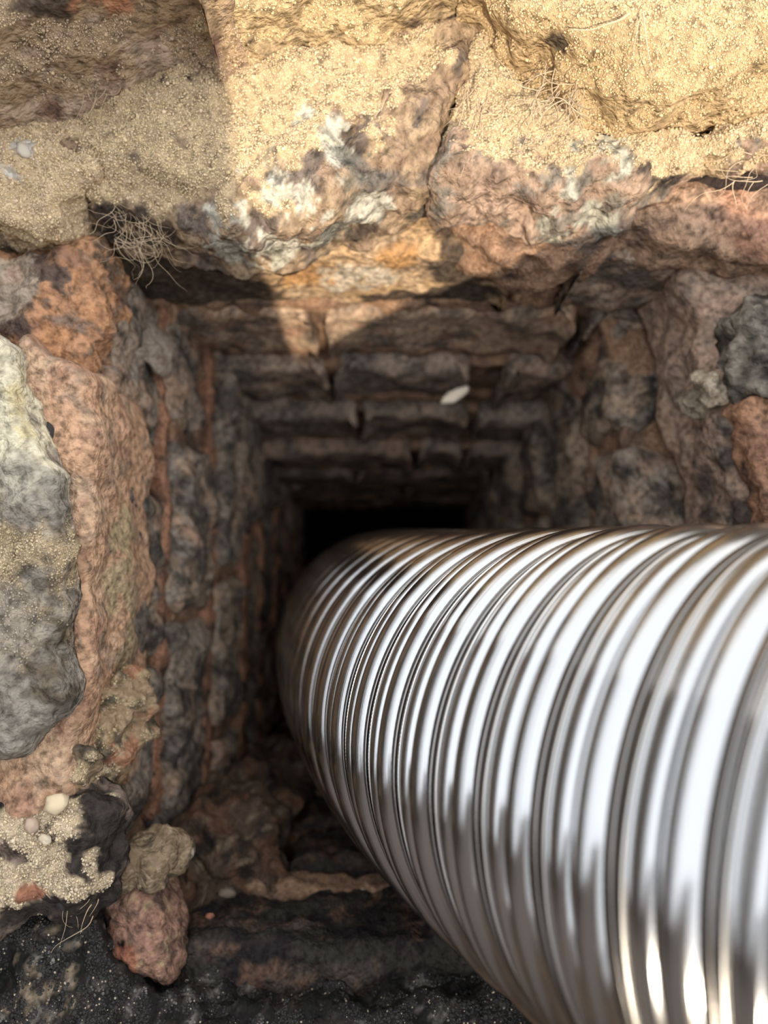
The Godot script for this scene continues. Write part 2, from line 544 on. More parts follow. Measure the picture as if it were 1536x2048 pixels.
	# flue courses, gathering inwards with depth: [face z, top, bottom, joints in x ...]
	var courses := [[-176, -4, -71, -155, 74, 96, 175], [-173, -77, -146, -150, -42, 121, 165], [-160, -153, -222, -140, -38, 64, 82, 150], [-145, -230, -298, -135, -20, 70, 140], [-131, -306, -374, -130, 28, 75, 135], [-124, -381, -450, -125, -30, 110], [-121, -457, -525, -125, 20, 120], [-119, -532, -600, -125, -60, 120]]
	var i := 0
	for c in courses:
		for q in range(3, c.size() - 1):
			var x0: float = c[q] + (4 if q > 3 else 0)
			var x1: float = c[q + 1] - 4
			if x1 - x0 < 16:
				continue
			var lay := flue_brick(i)
			if i == 0:
				lay = [{"c": S(216, 182, 142)}, L(S(220, 178, 126), 24, -0.05, 0.2, 0.9), L(S(206, 150, 82), 30, 0.2, 0.4, 0.9, [8.3, -12.9, -176, 14, -35.4, -37.5, -176, 20]), L(S(64, 56, 52), 26, 0.0, 0.16, 0.9, [-115.7, -37.5, -176, 45, -93.9, -65.4, -176, 40, -131, -24.9, -176, 30, 38.3, -58.1, -176, 26, 9.5, -69.2, -176, 24, 51.6, -24.9, -176, 26], Vector3(1, 2.2, 1)), L(S(110, 92, 80), 60, 0.1, 0.3, 0.6, [], Vector3(0.6, 2.5, 1)), L(S(216, 206, 190), 90, 0.28, 0.4, 0.7, [-21.6, -37.5, -176, 20, -4.9, -34.3, -176, 16])]
			if i == 2 or i == 3:
				lay = [{"c": S(208, 176, 146)}, L(S(170, 142, 122), 40, -0.05, 0.35, 0.8), L(S(122, 108, 98), 24, 0.0, 0.35, 0.85), L(S(196, 138, 104), 50, 0.1, 0.4, 0.6)]
			part(w, "brick", block(box_mm(x0, x1, c[0], -205), c[2], c[1], {"sharp": true, "r": 7.0, "step": 0.0028 if c[1] > -230 else 0.005, "a": 0.003, "f": 20.0, "b": 0.0012, "g": 70.0, "lay": 0.0008}, lay), M.brick)
			i += 1
		part(w, "mortar", block([-170, c[0] - 7, 0, c[0] - 6, 170, c[0] - 7, 170, -200, -170, -200], c[2] - 2, c[1] - 5, {"r": 2.0, "step": 0.006, "a": 0.003, "f": 40.0, "sharp": true}, bed()), M.mortar)
		part(w, "mortar_bed", block([-170, c[0] - 1, 0, c[0] + 1, 170, c[0] - 2, 170, -200, -170, -200], c[2] - 14, c[2] + 3, {"r": 3.0, "step": 0.004, "a": 0.003, "f": 40.0, "b": 0.002, "g": 120.0, "sharp": true}, bed()), M.mortar)
	part(w, "mortar", block([75, -176, 86, -177, 98, -177, 99, -178, 90, -181, 81, -183, 85, -182], -75, -2, {"r": 4.0, "step": 0.003, "a": 0.004, "f": 60.0}, bed()), M.mortar)
	part(w, "mortar", block([66, -182, 104, -182, 104, -206, 66, -206], -75, 2, {"r": 3.0, "step": 0.003, "a": 0.004, "f": 50.0}, bed()), M.mortar)
	part(w, "mortar", block([46, -173, 108, -173, 112, -206, 42, -206], -30, 9, {"r": 3.0, "step": 0.003, "a": 0.004, "f": 50.0}, bed()), M.mortar)
	part(w, "mortar", block([36, -262, 50, -258, 47, -239, 41, -220, 31, -204, 25, -202, 28, -213, 33, -232, 37, -249], 0, 46, {"r": 8.0, "step": 0.0014, "a": 0.003, "f": 40.0, "b": 0.003, "c": 0.001, "h": 240.0}, [{"c": S(196, 164, 122)}, L(S(150, 126, 104), 60, 0.0, 0.25, 0.9), L(sand, 45, -0.1, 0.2, 1.0, [], Vector3.ONE, true)], "coping"), M.mortar)
	# the rest of the wall, out of sight in the dark
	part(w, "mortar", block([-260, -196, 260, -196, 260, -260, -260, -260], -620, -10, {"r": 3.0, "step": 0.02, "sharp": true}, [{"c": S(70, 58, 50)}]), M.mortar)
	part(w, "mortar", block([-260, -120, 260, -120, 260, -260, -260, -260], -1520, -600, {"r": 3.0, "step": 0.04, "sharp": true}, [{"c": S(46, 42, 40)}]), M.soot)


# ---------------------------------------------------------------- left wall

func left_wall() -> void:
	var w := thing("wall_left", "left flue wall of sooty bricks with salmon mortar, lichened grey stone on top", "wall", Vector3.ZERO, "", "structure")
	var orange := [{"c": S(204, 146, 100)}, L(S(212, 148, 94), 40, 0.0, 0.35, 0.9), L(S(164, 120, 96), 50, 0.0, 0.4, 0.8), L(S(130, 112, 98), 60, 0.14, 0.3, 0.8), L(S(96, 82, 76), 50, 0.25, 0.4, 0.9, [-163.1, 25, -153.2, 14, -172.3, 28, -135, 18, -151.2, 25, -148.3, 8]), L(S(214, 110, 66), 50, 0.3, 0.45, 0.9, [-174.9, 28, -160.3, 8, -170.9, 28, -150.6, 8]), L(S(190, 170, 148), 60, 0.25, 0.4, 0.8, [-174.1, 28, -147, 20, -174.7, 28, -137.4, 16])]
	part(w, "brick", block([-200, -169, -179, -167, -159, -165, -143, -170, -136, -168, -133, -156, -132, -142, -135, -124, -140, -109, -153, -102, -163, -107, -172, -117, -197, -121], -14, 28, {"r": 14.0, "step": 0.0014, "a": 0.004, "f": 30.0, "b": 0.003, "g": 80.0, "lay": 0.0016}, orange), M.brick, "broken orange brick with flaking layers")
	for q in 4:   # flakes of its split lower edge
		var z := 700.0 + q * 16.0
		part(w, "brick_flake", flake(q), M.brick)
	# the lichened stone standing proud at the left edge of the picture
	var grey := [{"c": S(168, 154, 138)}, L(S(120, 110, 100), 34, -0.05, 0.35, 0.7), L(S(204, 194, 176), 26, 0.0, 0.3, 0.9), L(S(232, 222, 190), 40, 0.12, 0.3, 0.95, [-155.9, 60, -89.9, 40, -148.3, 60, -64.7, 30, -153.4, 60, -48.2, 30, -156.9, 60, -73.1, 36, -150.6, 60, -34, 20]), L(S(226, 206, 146), 50, 0.6, 0.9, 0.8, [-153.3, 60, -81.4, 20, -147.6, 60, -71, 14]), L(S(190, 164, 122), 40, 0.06, 0.28, 0.9, [-145.5, 60, -15.9, 30, -148.8, 60, -4, 26, -145.2, 60, 23.5, 26, -132.5, 60, 3.9, 14, -135.9, 60, -23.9, 14], Vector3.ONE, true), L(S(84, 77, 72), 40, 0.3, 0.9, 0.8, [-128.6, 58, -40.3, 22, -127, 58, 11.9, 20, -125.6, 58, 0, 14, -132.3, 58, 23.6, 30, -139.4, 58, 39.1, 40, -142.7, 60, -38, 16, -128.7, 55, 43.4, 24, -137.1, 60, -7.9, 16]), L(S(160, 152, 142), 50, 0.1, 0.4, 0.7, [-147.1, 58, 43, 30, -149.9, 60, 11.8, 30, -142.8, 60, -40.1, 20]), L(S(190, 122, 84), 60, 0.35, 0.5, 0.9, [-133, 58, -20, 6, -133.3, 57, 32.5, 6])]
	part(w, "stone", block([-185, -105, -160, -106, -154, -94, -149, -81, -141, -66, -136, -47, -131, -28, -128, -10, -127, 10, -125, 26, -126, 42, -133, 52, -142, 59, -154, 61, -178, 63], 43, 62, {"r": 14.0, "step": 0.0014, "a": 0.004, "f": 24.0, "b": 0.003, "g": 60.0, "c": 0.0008, "h": 200.0}, grey, "left"), M.stone, "big grey stone mottled with pale lichen and soot")
	var salmon := [{"c": S(220, 170, 130)}, L(S(228, 186, 148), 26, 0.0, 0.3, 0.9), L(S(188, 138, 110), 40, 0.05, 0.4, 0.8), L(S(168, 144, 122), 60, 0.1, 0.4, 0.7), L(S(74, 64, 58), 50, 0.3, 0.45, 0.9, [-140.4, 0, -4.7, 12, -133.6, -2, -24, 10, -157.2, 5, -96.4, 14]), L(S(190, 166, 124), 40, 0.12, 0.3, 0.9, [-133.2, 0, -4.7, 24, -129.8, 0, 18.8, 20, -133, 0, -28.7, 18, -137.5, 0, -48.1, 14])]
	# clay-smeared rim between the stone and the flue
	part(w, "mortar", block([-165, -104, -146, -108, -130, -98, -126, -60, -124, 0, -124, 50, -128, 84, -138, 104, -165, 70], -40, 42, {"r": 9.0, "step": 0.0016, "a": 0.003, "f": 22.0, "b": 0.0008, "g": 90.0}, salmon), M.brick, "salmon clay mortar")
	var i := 0
	# [face x, top, bottom, joints in z ...] gathering inwards with depth
	var courses := [[-127, 0, -71, -176, -62, 34, 120], [-117, -77, -146, -172, -100, 10, 135], [-108, -153, -222, -162, -20, 90, 140], [-108, -230, -298, -150, -60, 60, 140], [-106, -306, -374, -135, 20, 135], [-106, -381, -450, -128, -10, 130], [-105, -457, -525, -128, 40, 130], [-105, -532, -600, -128, 0, 130]]
	for c in courses:
		for q in range(3, c.size() - 1):
			var lay := sooty_side(i)
			var f: float = c[0] - (8.0 if q == 3 and c[1] > -100 else 0.0)
			part(w, "brick", block(box_mm(-210, f, c[q] + (4 if q > 3 else 0), c[q + 1] - 4), c[2], c[1], {"sharp": true, "r": 8.0, "step": 0.0026 if c[1] > -160 else 0.005, "a": 0.004, "f": 24.0, "b": 0.003, "g": 60.0, "lay": 0.0006}, lay), M.brick)
			i += 1
		part(w, "mortar", block([-205, -180, c[0] - 14, -180, c[0] - 7, -40, c[0] - 7, 130, -205, 130], c[2] - 2, c[1] - 5, {"r": 2.0, "step": 0.006, "a": 0.003, "f": 40.0, "sharp": true}, bed()), M.mortar)
		part(w, "mortar_bed", block([-205, -180, c[0] - 4, -180, c[0] + 1, -40, c[0] + 1, 120, -205, 130], c[2] - 14, c[2] + 3, {"r": 3.0, "step": 0.004, "a": 0.003, "f": 40.0, "b": 0.002, "g": 120.0, "sharp": true}, [{"c": S(176, 124, 94)}, L(S(140, 100, 78), 40, -0.05, 0.25, 0.9), L(S(80, 66, 58), 30, 0.15, 0.32, 0.9)]), M.mortar)
	# pale smear of mortar down the corner
	part(w, "mortar", block([-135, -160, -128, -153, -124, -142, -125, -131, -128, -129, -133, -135, -136, -142], -66, -12, {"r": 6.0, "step": 0.0024, "a": 0.002, "f": 40.0, "b": 0.001, "lean": Vector2(-0.35, -0.1)}, [{"c": S(178, 164, 150)}, L(S(150, 132, 118), 40, 0.0, 0.3, 0.7)]), M.mortar, "smooth pale mortar smear")
	part(w, "mortar", block([-172, -196, -128, -196, -124, -165, -136, -140, -160, -140], -600, -74, {"r": 6.0, "step": 0.006, "a": 0.006, "f": 25.0}, bed()), M.mortar)
	added_shoulder(w)
	# lower left: crusty mortar, sandy stones, a red brick end
	var crust := [{"c": S(164, 138, 106)}, L(S(120, 102, 86), 60, 0.0, 0.22, 0.9), L(S(204, 178, 132), 60, -0.02, 0.2, 0.9, [], Vector3.ONE, true), L(S(74, 66, 60), 60, 0.12, 0.3, 0.9), L(S(178, 116, 84), 40, 0.22, 0.36, 0.8)]
	part(w, "mortar", block([-133, 39, -126, 32, -116, 34, -112, 46, -113, 60, -118, 74, -123, 82, -131, 75, -139, 65, -140, 56, -134, 50], -4, 24, {"r": 12.0, "step": 0.0016, "a": 0.006, "f": 40.0, "b": 0.004, "g": 90.0, "c": 0.0016, "h": 220.0}, crust, "left"), M.mortar)
	part(w, "mortar", block([-184, 62, -159, 63, -147, 61, -132, 60, -120, 64, -122, 73, -131, 82, -141, 83, -158, 87, -182, 90], 16, 40, {"r": 14.0, "step": 0.0016, "a": 0.006, "f": 36.0, "b": 0.004, "g": 80.0, "c": 0.0018, "h": 200.0}, [{"c": S(150, 126, 98)}, L(S(84, 76, 66), 50, -0.02, 0.2, 0.9), L(S(104, 96, 58), 60, 0.18, 0.34, 0.7), L(S(206, 182, 140), 70, 0.08, 0.26, 0.9, [], Vector3.ONE, true), L(S(52, 47, 45), 60, 0.2, 0.36, 0.9)], "left"), M.mortar)
	var sandy := [{"c": S(134, 116, 104)}, L(S(100, 88, 82), 50, 0.0, 0.22, 0.9), L(S(58, 53, 51), 40, 0.08, 0.28, 0.9, [-117.2, 42, 100.7, 30, -122.5, 42, 116.1, 24, -112.3, 40, 89.6, 14, -146.4, 46, 87.9, 16, -130.9, 40, 126.4, 30]), L(S(216, 192, 156), 60, 0.55, 0.75, 1.0, [-136.8, 48, 98.8, 40, -131.5, 48, 87.3, 22, -144.2, 48, 110.1, 40, -127.2, 46, 110.8, 22, -141.2, 48, 91.1, 20, -115.1, 40, 118.8, 16, -126.6, 46, 82.1, 14], Vector3.ONE, true), L(S(176, 106, 74), 60, 0.32, 0.46, 0.9, [-139.7, 46, 118.4, 8, -137, 45, 120.7, 5])]
	part(w, "stone", block([-180, 81, -156, 79, -134, 74, -122, 77, -116, 86, -114, 99, -114, 115, -113, 126, -125, 131, -139, 132, -155, 134, -179, 136], 20, 44, {"r": 16.0, "step": 0.0014, "a": 0.005, "f": 30.0, "b": 0.003, "g": 80.0, "c": 0.0012, "h": 220.0}, sandy, "left"), M.stone, "dark stone strewn with yellow sand")
	part(w, "mortar", block([-120, 115, -113, 109, -104, 107, -95, 108, -92, 117, -95, 126, -103, 127, -111, 126, -117, 127, -122, 125], -12, 14, {"r": 12.0, "step": 0.0016, "a": 0.004, "f": 45.0, "b": 0.003, "g": 90.0, "c": 0.0018, "h": 190.0}, [{"c": S(150, 128, 100)}, L(S(188, 166, 130), 60, 0.0, 0.25, 0.9), L(S(86, 76, 66), 60, 0.14, 0.3, 0.9)]), M.mortar, "lump of pebbly mortar")
	part(w, "brick", block([-126, 138, -123, 130, -113, 125, -102, 129, -97, 142, -94, 157, -93, 170, -104, 170, -117, 164, -125, 151], -22, 10, {"r": 14.0, "step": 0.0015, "a": 0.003, "f": 34.0, "b": 0.002, "g": 90.0, "c": 0.001, "h": 230.0}, [{"c": S(186, 138, 114)}, L(S(160, 118, 100), 50, 0.0, 0.25, 0.9), L(S(110, 88, 78), 80, 0.14, 0.3, 0.8), L(S(196, 170, 126), 110, 0.24, 0.36, 0.7), L(S(20, 18, 18), 60, 0.40, 0.5, 1.0, [-116.9, 12, 148.9, 5, -116.3, 12, 152, 5, -116.1, 12, 145.8, 4]), L(S(186, 112, 80), 50, 0.3, 0.44, 0.8, [-114, 12, 160.2, 12, -124.4, 12, 145.8, 10])]), M.brick, "end of a red brick, the shade of a hole painted as a dark patch")  # the shade inside the hole is only painted, nothing is hollowed out
	part(w, "mortar", block([-270, -330, -170, -330, -165, 240, -270, 240], -60, 8, {"r": 4.0, "step": 0.008, "sharp": true}, bed()), M.mortar)
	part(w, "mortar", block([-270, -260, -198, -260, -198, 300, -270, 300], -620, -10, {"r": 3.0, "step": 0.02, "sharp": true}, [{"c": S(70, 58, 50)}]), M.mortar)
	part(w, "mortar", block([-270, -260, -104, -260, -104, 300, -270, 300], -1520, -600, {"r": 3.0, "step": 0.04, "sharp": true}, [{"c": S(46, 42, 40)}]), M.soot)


func added_shoulder(w: Node3D) -> void:   # added brickwork out of view, put there so the liner mirrors something dark
	for q in 5:
		for k in 5:
			var z := -520.0 + k * 225 + (110 if q % 2 else 0)
			part(w, "brick", block(box_mm(-560, -400, z, z + 215), 20 + q * 75, 88 + q * 75, {"sharp": true, "r": 7.0, "step": 0.012, "a": 0.004}, [{"c": S(132, 128, 122)}, L(S(104, 100, 96), 20, -0.1, 0.3)]), M.brick)
		part(w, "mortar_bed", block([-556, -515, -405, -515, -405, 600, -556, 600], 14 + q * 75, 86 + q * 75, {"r": 3.0, "step": 0.02, "sharp": true}, bed()), M.mortar)
	part(w, "mortar_bed", block([-600, -520, -265, -520, -265, 600, -600, 600], -60, 22, {"r": 3.0, "step": 0.02, "sharp": true}, bed()), M.mortar)


func sooty_side(i: int) -> Array:
	var base: Color = [S(176, 154, 134), S(180, 154, 128), S(170, 150, 132)][i % 3]
	return [{"c": base}, L(S(200, 160, 130), 24, 0.0, 0.35, 0.8, [], Vector3(1, 0.8, 1)), L(S(156, 148, 140), 50, 0.05, 0.35, 0.7), L(S(100, 91, 86), 24, -0.12, 0.25, 0.92, [], Vector3(1, 0.6, 1.3)), L(S(56, 51, 49), 60, 0.08, 0.4, 0.8), L(S(172, 162, 152), 80, 0.2, 0.42, 0.7)]


func flake(q: int) -> ArrayMesh:
	var spots := [[-172, -120, -153, -119, -149, -116, -168, -115], [-169, -115, -148, -116, -146, -112, -165, -111], [-163, -112, -146, -113, -145, -109, -161, -108], [-176, -123, -158, -124, -153, -121, -173, -120]]
	return block(spots[q], 2.0 + q * 3.0, 8.0 + q * 4.0, {"r": 2.5, "step": 0.0015, "a": 0.002, "f": 60.0, "b": 0.0015, "g": 120.0}, [{"c": S(200, 124, 70)}, L(S(160, 96, 60), 60, 0.0, 0.25, 0.9)])


# ---------------------------------------------------------------- right wall

func right_wall() -> void:
	var w := thing("wall_right", "right flue wall, a pinkish sooty block above darker courses beside the liner", "wall", Vector3.ZERO, "", "structure")
	var pink := [{"c": S(190, 158, 136)}, L(S(204, 166, 142), 30, 0.0, 0.22, 0.9), L(S(160, 142, 124), 40, 0.05, 0.35, 0.7), L(S(78, 71, 68), 30, 0.25, 0.6, 0.9, [160.6, -12, -101, 14, 170.1, -12, -88, 18, 159.4, -12, -75.1, 22, 174.2, -12, -70, 24, 165.6, -12, -49.7, 26, 180.3, -12, -44.7, 26, 162.5, -45, -81.8, 20, 166.7, -45, -54.1, 24, 171.8, -12, -24.7, 30, 158.3, -45, -109.9, 14]), L(S(150, 138, 126), 70, 0.25, 0.38, 0.7)]
	part(w, "brick", block([153, -199, 156, -180, 159, -155, 164, -124, 170, -88, 178, -46, 189, 0, 198, 56, 321, 56, 345, -218, 162, -221], -75, -12, {"r": 12.0, "step": 0.0022, "a": 0.005, "f": 24.0, "b": 0.0025, "g": 60.0}, pink), M.brick, "pinkish block darkened by soot")
	var rock := [{"c": S(120, 112, 102)}, L(S(74, 68, 64), 50, 0.0, 0.22, 0.9), L(S(160, 150, 136), 60, 0.12, 0.3, 0.8)]
	part(w, "stone", block([174, -140, 187, -146, 216, -146, 212, -95, 185, -95, 176, -104, 171, -119, 171, -131], -14, 18, {"r": 12.0, "step": 0.002, "a": 0.005, "f": 36.0, "b": 0.004, "g": 80.0, "c": 0.0012, "h": 220.0}, rock), M.stone)
	part(w, "brick", block([175, -97, 190, -100, 228, -100, 219, 23, 191, 23, 186, -23, 181, -57, 177, -82], -14, 8, {"r": 7.0, "step": 0.002, "a": 0.004, "f": 30.0, "b": 0.002}, [{"c": S(186, 134, 98)}, L(S(160, 116, 90), 30, 0.0, 0.25, 0.9), L(S(80, 68, 62), 50, 0.2, 0.36, 0.8)]), M.brick)
	part(w, "mortar", block([212, -200, 300, -200, 300, 260, 216, 260, 214, 60, 212, -60], -90, -8, {"r": 5.0, "step": 0.006}, bed()), M.mortar)
	var courses := [[138, -83, -148, -182, -98, 8, 140], [132, -155, -222, -170, -40, 80, 140], [123, -230, -298, -156, -70, 40, 140], [114, -306, -374, -140, -20, 100], [110, -381, -450, -132, 20, 130], [108, -457, -525, -128, -30, 130], [107, -532, -600, -128, 30, 130]]
	var i := 1
	for c in courses:
		for q in range(3, c.size() - 1):
			part(w, "brick", block(box_mm(c[0], 215, c[q] + (4 if q > 3 else 0), c[q + 1] - 4), c[2], c[1], {"sharp": true, "r": 10.0, "step": 0.003 if c[1] > -160 else 0.005, "a": 0.005, "f": 22.0, "b": 0.003, "g": 60.0}, sooty_side(i) if i % 3 else flue_brick(i)), M.brick)
			i += 1
		part(w, "mortar", block([c[0] + 8, -180, 210, -180, 210, 130, c[0] + 8, 130], c[2] - 2, c[1] - 5, {"r": 2.0, "step": 0.006, "a": 0.003, "f": 40.0, "sharp": true}, bed()), M.mortar)
		part(w, "mortar_bed", block([c[0] + 3, -180, 210, -180, 210, 130, c[0] + 3, 120], c[2] - 14, c[2] + 3, {"r": 3.0, "step": 0.005, "a": 0.003, "f": 40.0, "b": 0.002, "sharp": true}, bed()), M.mortar)
	part(w, "mortar", block([161, -112, 170, -109, 173, -103, 168, -98, 162, -100, 160, -105], -30, -4, {"r": 6.0, "step": 0.0016, "a": 0.004, "f": 70.0, "b": 0.003, "c": 0.002, "h": 200.0}, [{"c": S(178, 164, 142)}, L(S(120, 108, 96), 60, 0.1, 0.3, 0.8)]), M.mortar)
	part(w, "mortar", block([130, -196, 172, -196, 172, -140, 150, -138, 136, -155], -600, -82, {"r": 6.0, "step": 0.006, "a": 0.006, "f": 25.0}, bed()), M.mortar)
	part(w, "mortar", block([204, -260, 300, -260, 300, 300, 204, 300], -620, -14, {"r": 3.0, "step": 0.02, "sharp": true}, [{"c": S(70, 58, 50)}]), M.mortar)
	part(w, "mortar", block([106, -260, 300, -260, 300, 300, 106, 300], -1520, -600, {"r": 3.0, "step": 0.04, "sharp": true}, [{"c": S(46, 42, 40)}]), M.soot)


# ---------------------------------------------------------------- near wall

func front_wall() -> void:
	var w := thing("wall_front", "near flue wall under the liner, black tarry courses with brown mortar beds", "wall", Vector3.ZERO, "", "structure")
	var tar := [{"c": S(62, 56, 53)}, L(S(44, 40, 39), 40, 0.0, 0.22, 0.9), L(S(96, 82, 72), 30, 0.08, 0.3, 0.8, [], Vector3(0.5, 2.0, 0.5)), L(S(120, 88, 68), 36, 0.2, 0.36, 0.7)]
	var dirt := [{"c": S(52, 49, 47)}, L(S(52, 49, 47), 20, -1.0, -0.9, 1.0, [], Vector3.ONE, true), L(S(36, 34, 33), 40, 0.0, 0.3, 0.9), L(S(70, 64, 59), 60, 0.1, 0.4, 0.7), L(S(160, 140, 114), 130, 0.95, 1.1, 0.9, [-150.9, 30, 144.1, 50, -129.6, 30, 155.8, 40, -117.9, 30, 140.2, 24, -145.6, 30, 165.4, 50]), L(S(140, 134, 128), 70, 0.26, 0.38, 0.7)]
	part(w, "soot_crust", block([-185, 134, -147, 134, -130, 136, -123, 148, -114, 164, -97, 172, -67, 174, -42, 178, -15, 176, 30, 172, 61, 178, 119, 187, 117, 240, -179, 220], -50, 20, {"r": 14.0, "step": 0.002, "a": 0.006, "f": 34.0, "b": 0.004, "g": 80.0, "c": 0.0022, "h": 170.0, "slope": Vector2(-0.06, 0)}, dirt, "soot"), M.soot, "crumbling tarry soot on the near rim")
	part(w, "brick", block([-95, 158, -58, 158, -11, 157, 54, 156, 125, 158, 123, 206, -94, 206], -70, -8, {"r": 9.0, "step": 0.002, "a": 0.004, "f": 26.0, "b": 0.002, "lay": 0.0008}, tar), M.soot)
	part(w, "mortar_bed", block([-100, 152, 10, 155, 160, 157, 160, 230, -100, 230], -86, -66, {"r": 4.0, "step": 0.003, "a": 0.003, "f": 40.0, "b": 0.002, "sharp": true}, bed()), M.mortar)
	var courses := [[150, -90, -152, -60, 160], [142, -160, -226, -120, 10, 160], [134, -234, -300, -110, 90, 160], [128, -308, -374, -110, 20, 120], [126, -381, -450, -110, -20, 110]]
	for c in courses:
		for q in range(3, c.size() - 1):
			part(w, "brick", block(box_mm(c[q] + 4, c[q + 1] - 4, c[0], 225), c[2], c[1], {"sharp": true, "r": 8.0, "step": 0.0035, "a": 0.004, "f": 24.0, "b": 0.0025, "lay": 0.0008}, tar), M.soot)
		part(w, "mortar_bed", block([-150, c[0] + 1, 160, c[0] + 1, 160, 225, -150, 225], c[2] - 10, c[2] + 3, {"r": 4.0, "step": 0.005, "a": 0.003, "f": 40.0, "b": 0.002, "sharp": true}, bed()), M.mortar)
	# added masonry out of view, stacked to keep sun off the liner and walls
	for q in 4:
		var y0 := 30.0 + q * 74
		part(w, "brick", block(box_mm(-150, -26 + q * 5, 330, 432), y0, y0 + 68, {"sharp": true, "r": 7.0, "step": 0.006, "a": 0.004}, sooty_side(q)), M.brick)
		part(w, "brick", block(box_mm(-18 + q * 5, 82, 330, 432), y0, y0 + 68, {"sharp": true, "r": 7.0, "step": 0.006, "a": 0.004}, sooty_side(q + 1)), M.brick)
		part(w, "mortar_bed", block([-148, 334, 80, 334, 80, 428, -148, 428], y0 - 5, y0 + 66, {"r": 3.0, "step": 0.006, "sharp": true}, bed()), M.mortar)
	for q in 5:  # more added bricks, blocking sun from the right of the flue
		var y0 := 30.0 + q * 74
		part(w, "brick", block(box_mm(80, 330, 350, 452), y0, y0 + 68, {"sharp": true, "r": 7.0, "step": 0.006, "a": 0.004}, sooty_side(q + 2)), M.brick)
		part(w, "mortar_bed", block([82, 354, 326, 354, 326, 448, 98, 448], y0 - 5, y0 + 66, {"r": 3.0, "step": 0.006, "sharp": true}, bed()), M.mortar)
	part(w, "stone", block([-32, 332, 30, 330, 80, 332, 82, 370, 80, 410, 20, 412, -32, 410], 318, 422, {"r": 4.0, "step": 0.005, "a": 0.002, "slope": Vector2(1.25, 0), "sharp": true}, sooty_side(1)), M.stone, "added slanting block shaping the sun on the liner and far wall")  # added too: its sloped top edge shapes the sun patch and shades the liner
	part(w, "mortar_bed", block([-270, 240, 300, 240, 300, 440, -270, 440], -30, 30, {"r": 4.0, "step": 0.008, "sharp": true}, bed()), M.mortar)
	# brown debris in the corner
	part(w, "mortar", block([-121, 123, -87, 120, -63, 132, -59, 153, -64, 160, -73, 170, -83, 179, -104, 179, -114, 145], -300, -58, {"r": 22.0, "step": 0.0026, "a": 0.009, "f": 32.0, "b": 0.004, "g": 80.0, "c": 0.0016, "h": 150.0, "slope": Vector2(-0.35, 0.55)}, [{"c": S(92, 74, 62)}, L(S(124, 88, 66), 30, 0.02, 0.25, 0.9), L(S(54, 49, 46), 40, 0.05, 0.25, 0.9), L(S(140, 122, 100), 90, 0.22, 0.36, 0.8)]), M.mortar)
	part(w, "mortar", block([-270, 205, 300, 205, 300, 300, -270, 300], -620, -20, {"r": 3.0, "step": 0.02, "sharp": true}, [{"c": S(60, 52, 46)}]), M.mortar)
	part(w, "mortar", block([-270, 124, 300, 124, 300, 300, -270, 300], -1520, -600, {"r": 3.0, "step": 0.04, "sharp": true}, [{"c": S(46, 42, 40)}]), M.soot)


func shaft() -> void:
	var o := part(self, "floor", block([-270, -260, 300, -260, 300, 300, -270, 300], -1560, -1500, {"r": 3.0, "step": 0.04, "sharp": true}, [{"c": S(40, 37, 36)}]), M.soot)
	tag(o, "black soot at the bottom of the flue", "floor", "", "structure")


# ---------------------------------------------------------------- the steel liner

const PITCH := 0.0234
const L0 := 1.091
const FACING := 2.787
var path := PackedVector3Array()
var reach := PackedFloat32Array()


func liner_path() -> void:
	var k := [Vector3(-0.1, -1030.8, 24.0), Vector3(-1.0, -622.6, 22.6), Vector3(-25.9, -289.1, -8.2), Vector3(1.8, -94.4, 79.0), Vector3(70.8, 50.0, 48.5), Vector3(166.6, 182.8, 76.8)]
	var b := [1, 5, 10, 10, 5, 1]
	for i in 35:
		path.append(Vector3(-0.0001, -1.499 + (1.499 - 1.0308) / 35.0 * i, 0.024))
	var first := path.size()
	for i in 389:
		var t := i / 400.0
		var p := Vector3.ZERO
		for q in 6:
			p += k[q] * (b[q] * pow(t, q) * pow(1.0 - t, 5 - q) * 0.001)
		path.append(p)
	var d := (path[-1] - path[-2]).normalized()
	for i in 32:   # past the picture it leans over and out of the frame
		d = d.lerp(Vector3(0.68, -0.3, 0.70), 0.16).normalized()
		path.append(path[-1] + d * 0.006)
	reach.resize(path.size())
	for i in range(1, path.size()):
		reach[i] = reach[i - 1] + path[i].distance_to(path[i - 1])
	var zero := reach[first]
	for i in path.size():
		reach[i] -= zero


func on_path(l: float) -> Array:
	var i := clampi(reach.bsearch(l), 2, path.size() - 2)
	var t := (l - reach[i - 1]) / maxf(reach[i] - reach[i - 1], 1e-9)
	var d0 := (path[i] - path[i - 2]).normalized()
	var d1 := (path[i + 1] - path[i - 1]).normalized()
	return [path[i - 1].lerp(path[i], t), d0.lerp(d1, t).normalized()]


# Height of the rolled strip over one turn (share of the turn, mm): two beads, flats between them, and the lock seam.
var shape := PackedVector2Array([Vector2(0, 0.3), Vector2(0.03, 0.3), Vector2(0.045, 0.1), Vector2(0.15, 0.1), Vector2(0.165, 0.16), Vector2(0.185, 1.3), Vector2(0.207, 2.15), Vector2(0.235, 2.45), Vector2(0.285, 2.33), Vector2(0.33, 1.85), Vector2(0.365, 1.1), Vector2(0.388, 0.42), Vector2(0.405, 0.28), Vector2(0.45, 0.27), Vector2(0.464, 0.65), Vector2(0.484, 1.9), Vector2(0.51, 2.75), Vector2(0.545, 3.05), Vector2(0.6, 2.95), Vector2(0.66, 2.52), Vector2(0.72, 1.75), Vector2(0.762, 0.84), Vector2(0.788, 0.29), Vector2(0.82, 0.27), Vector2(1, 0.3)])


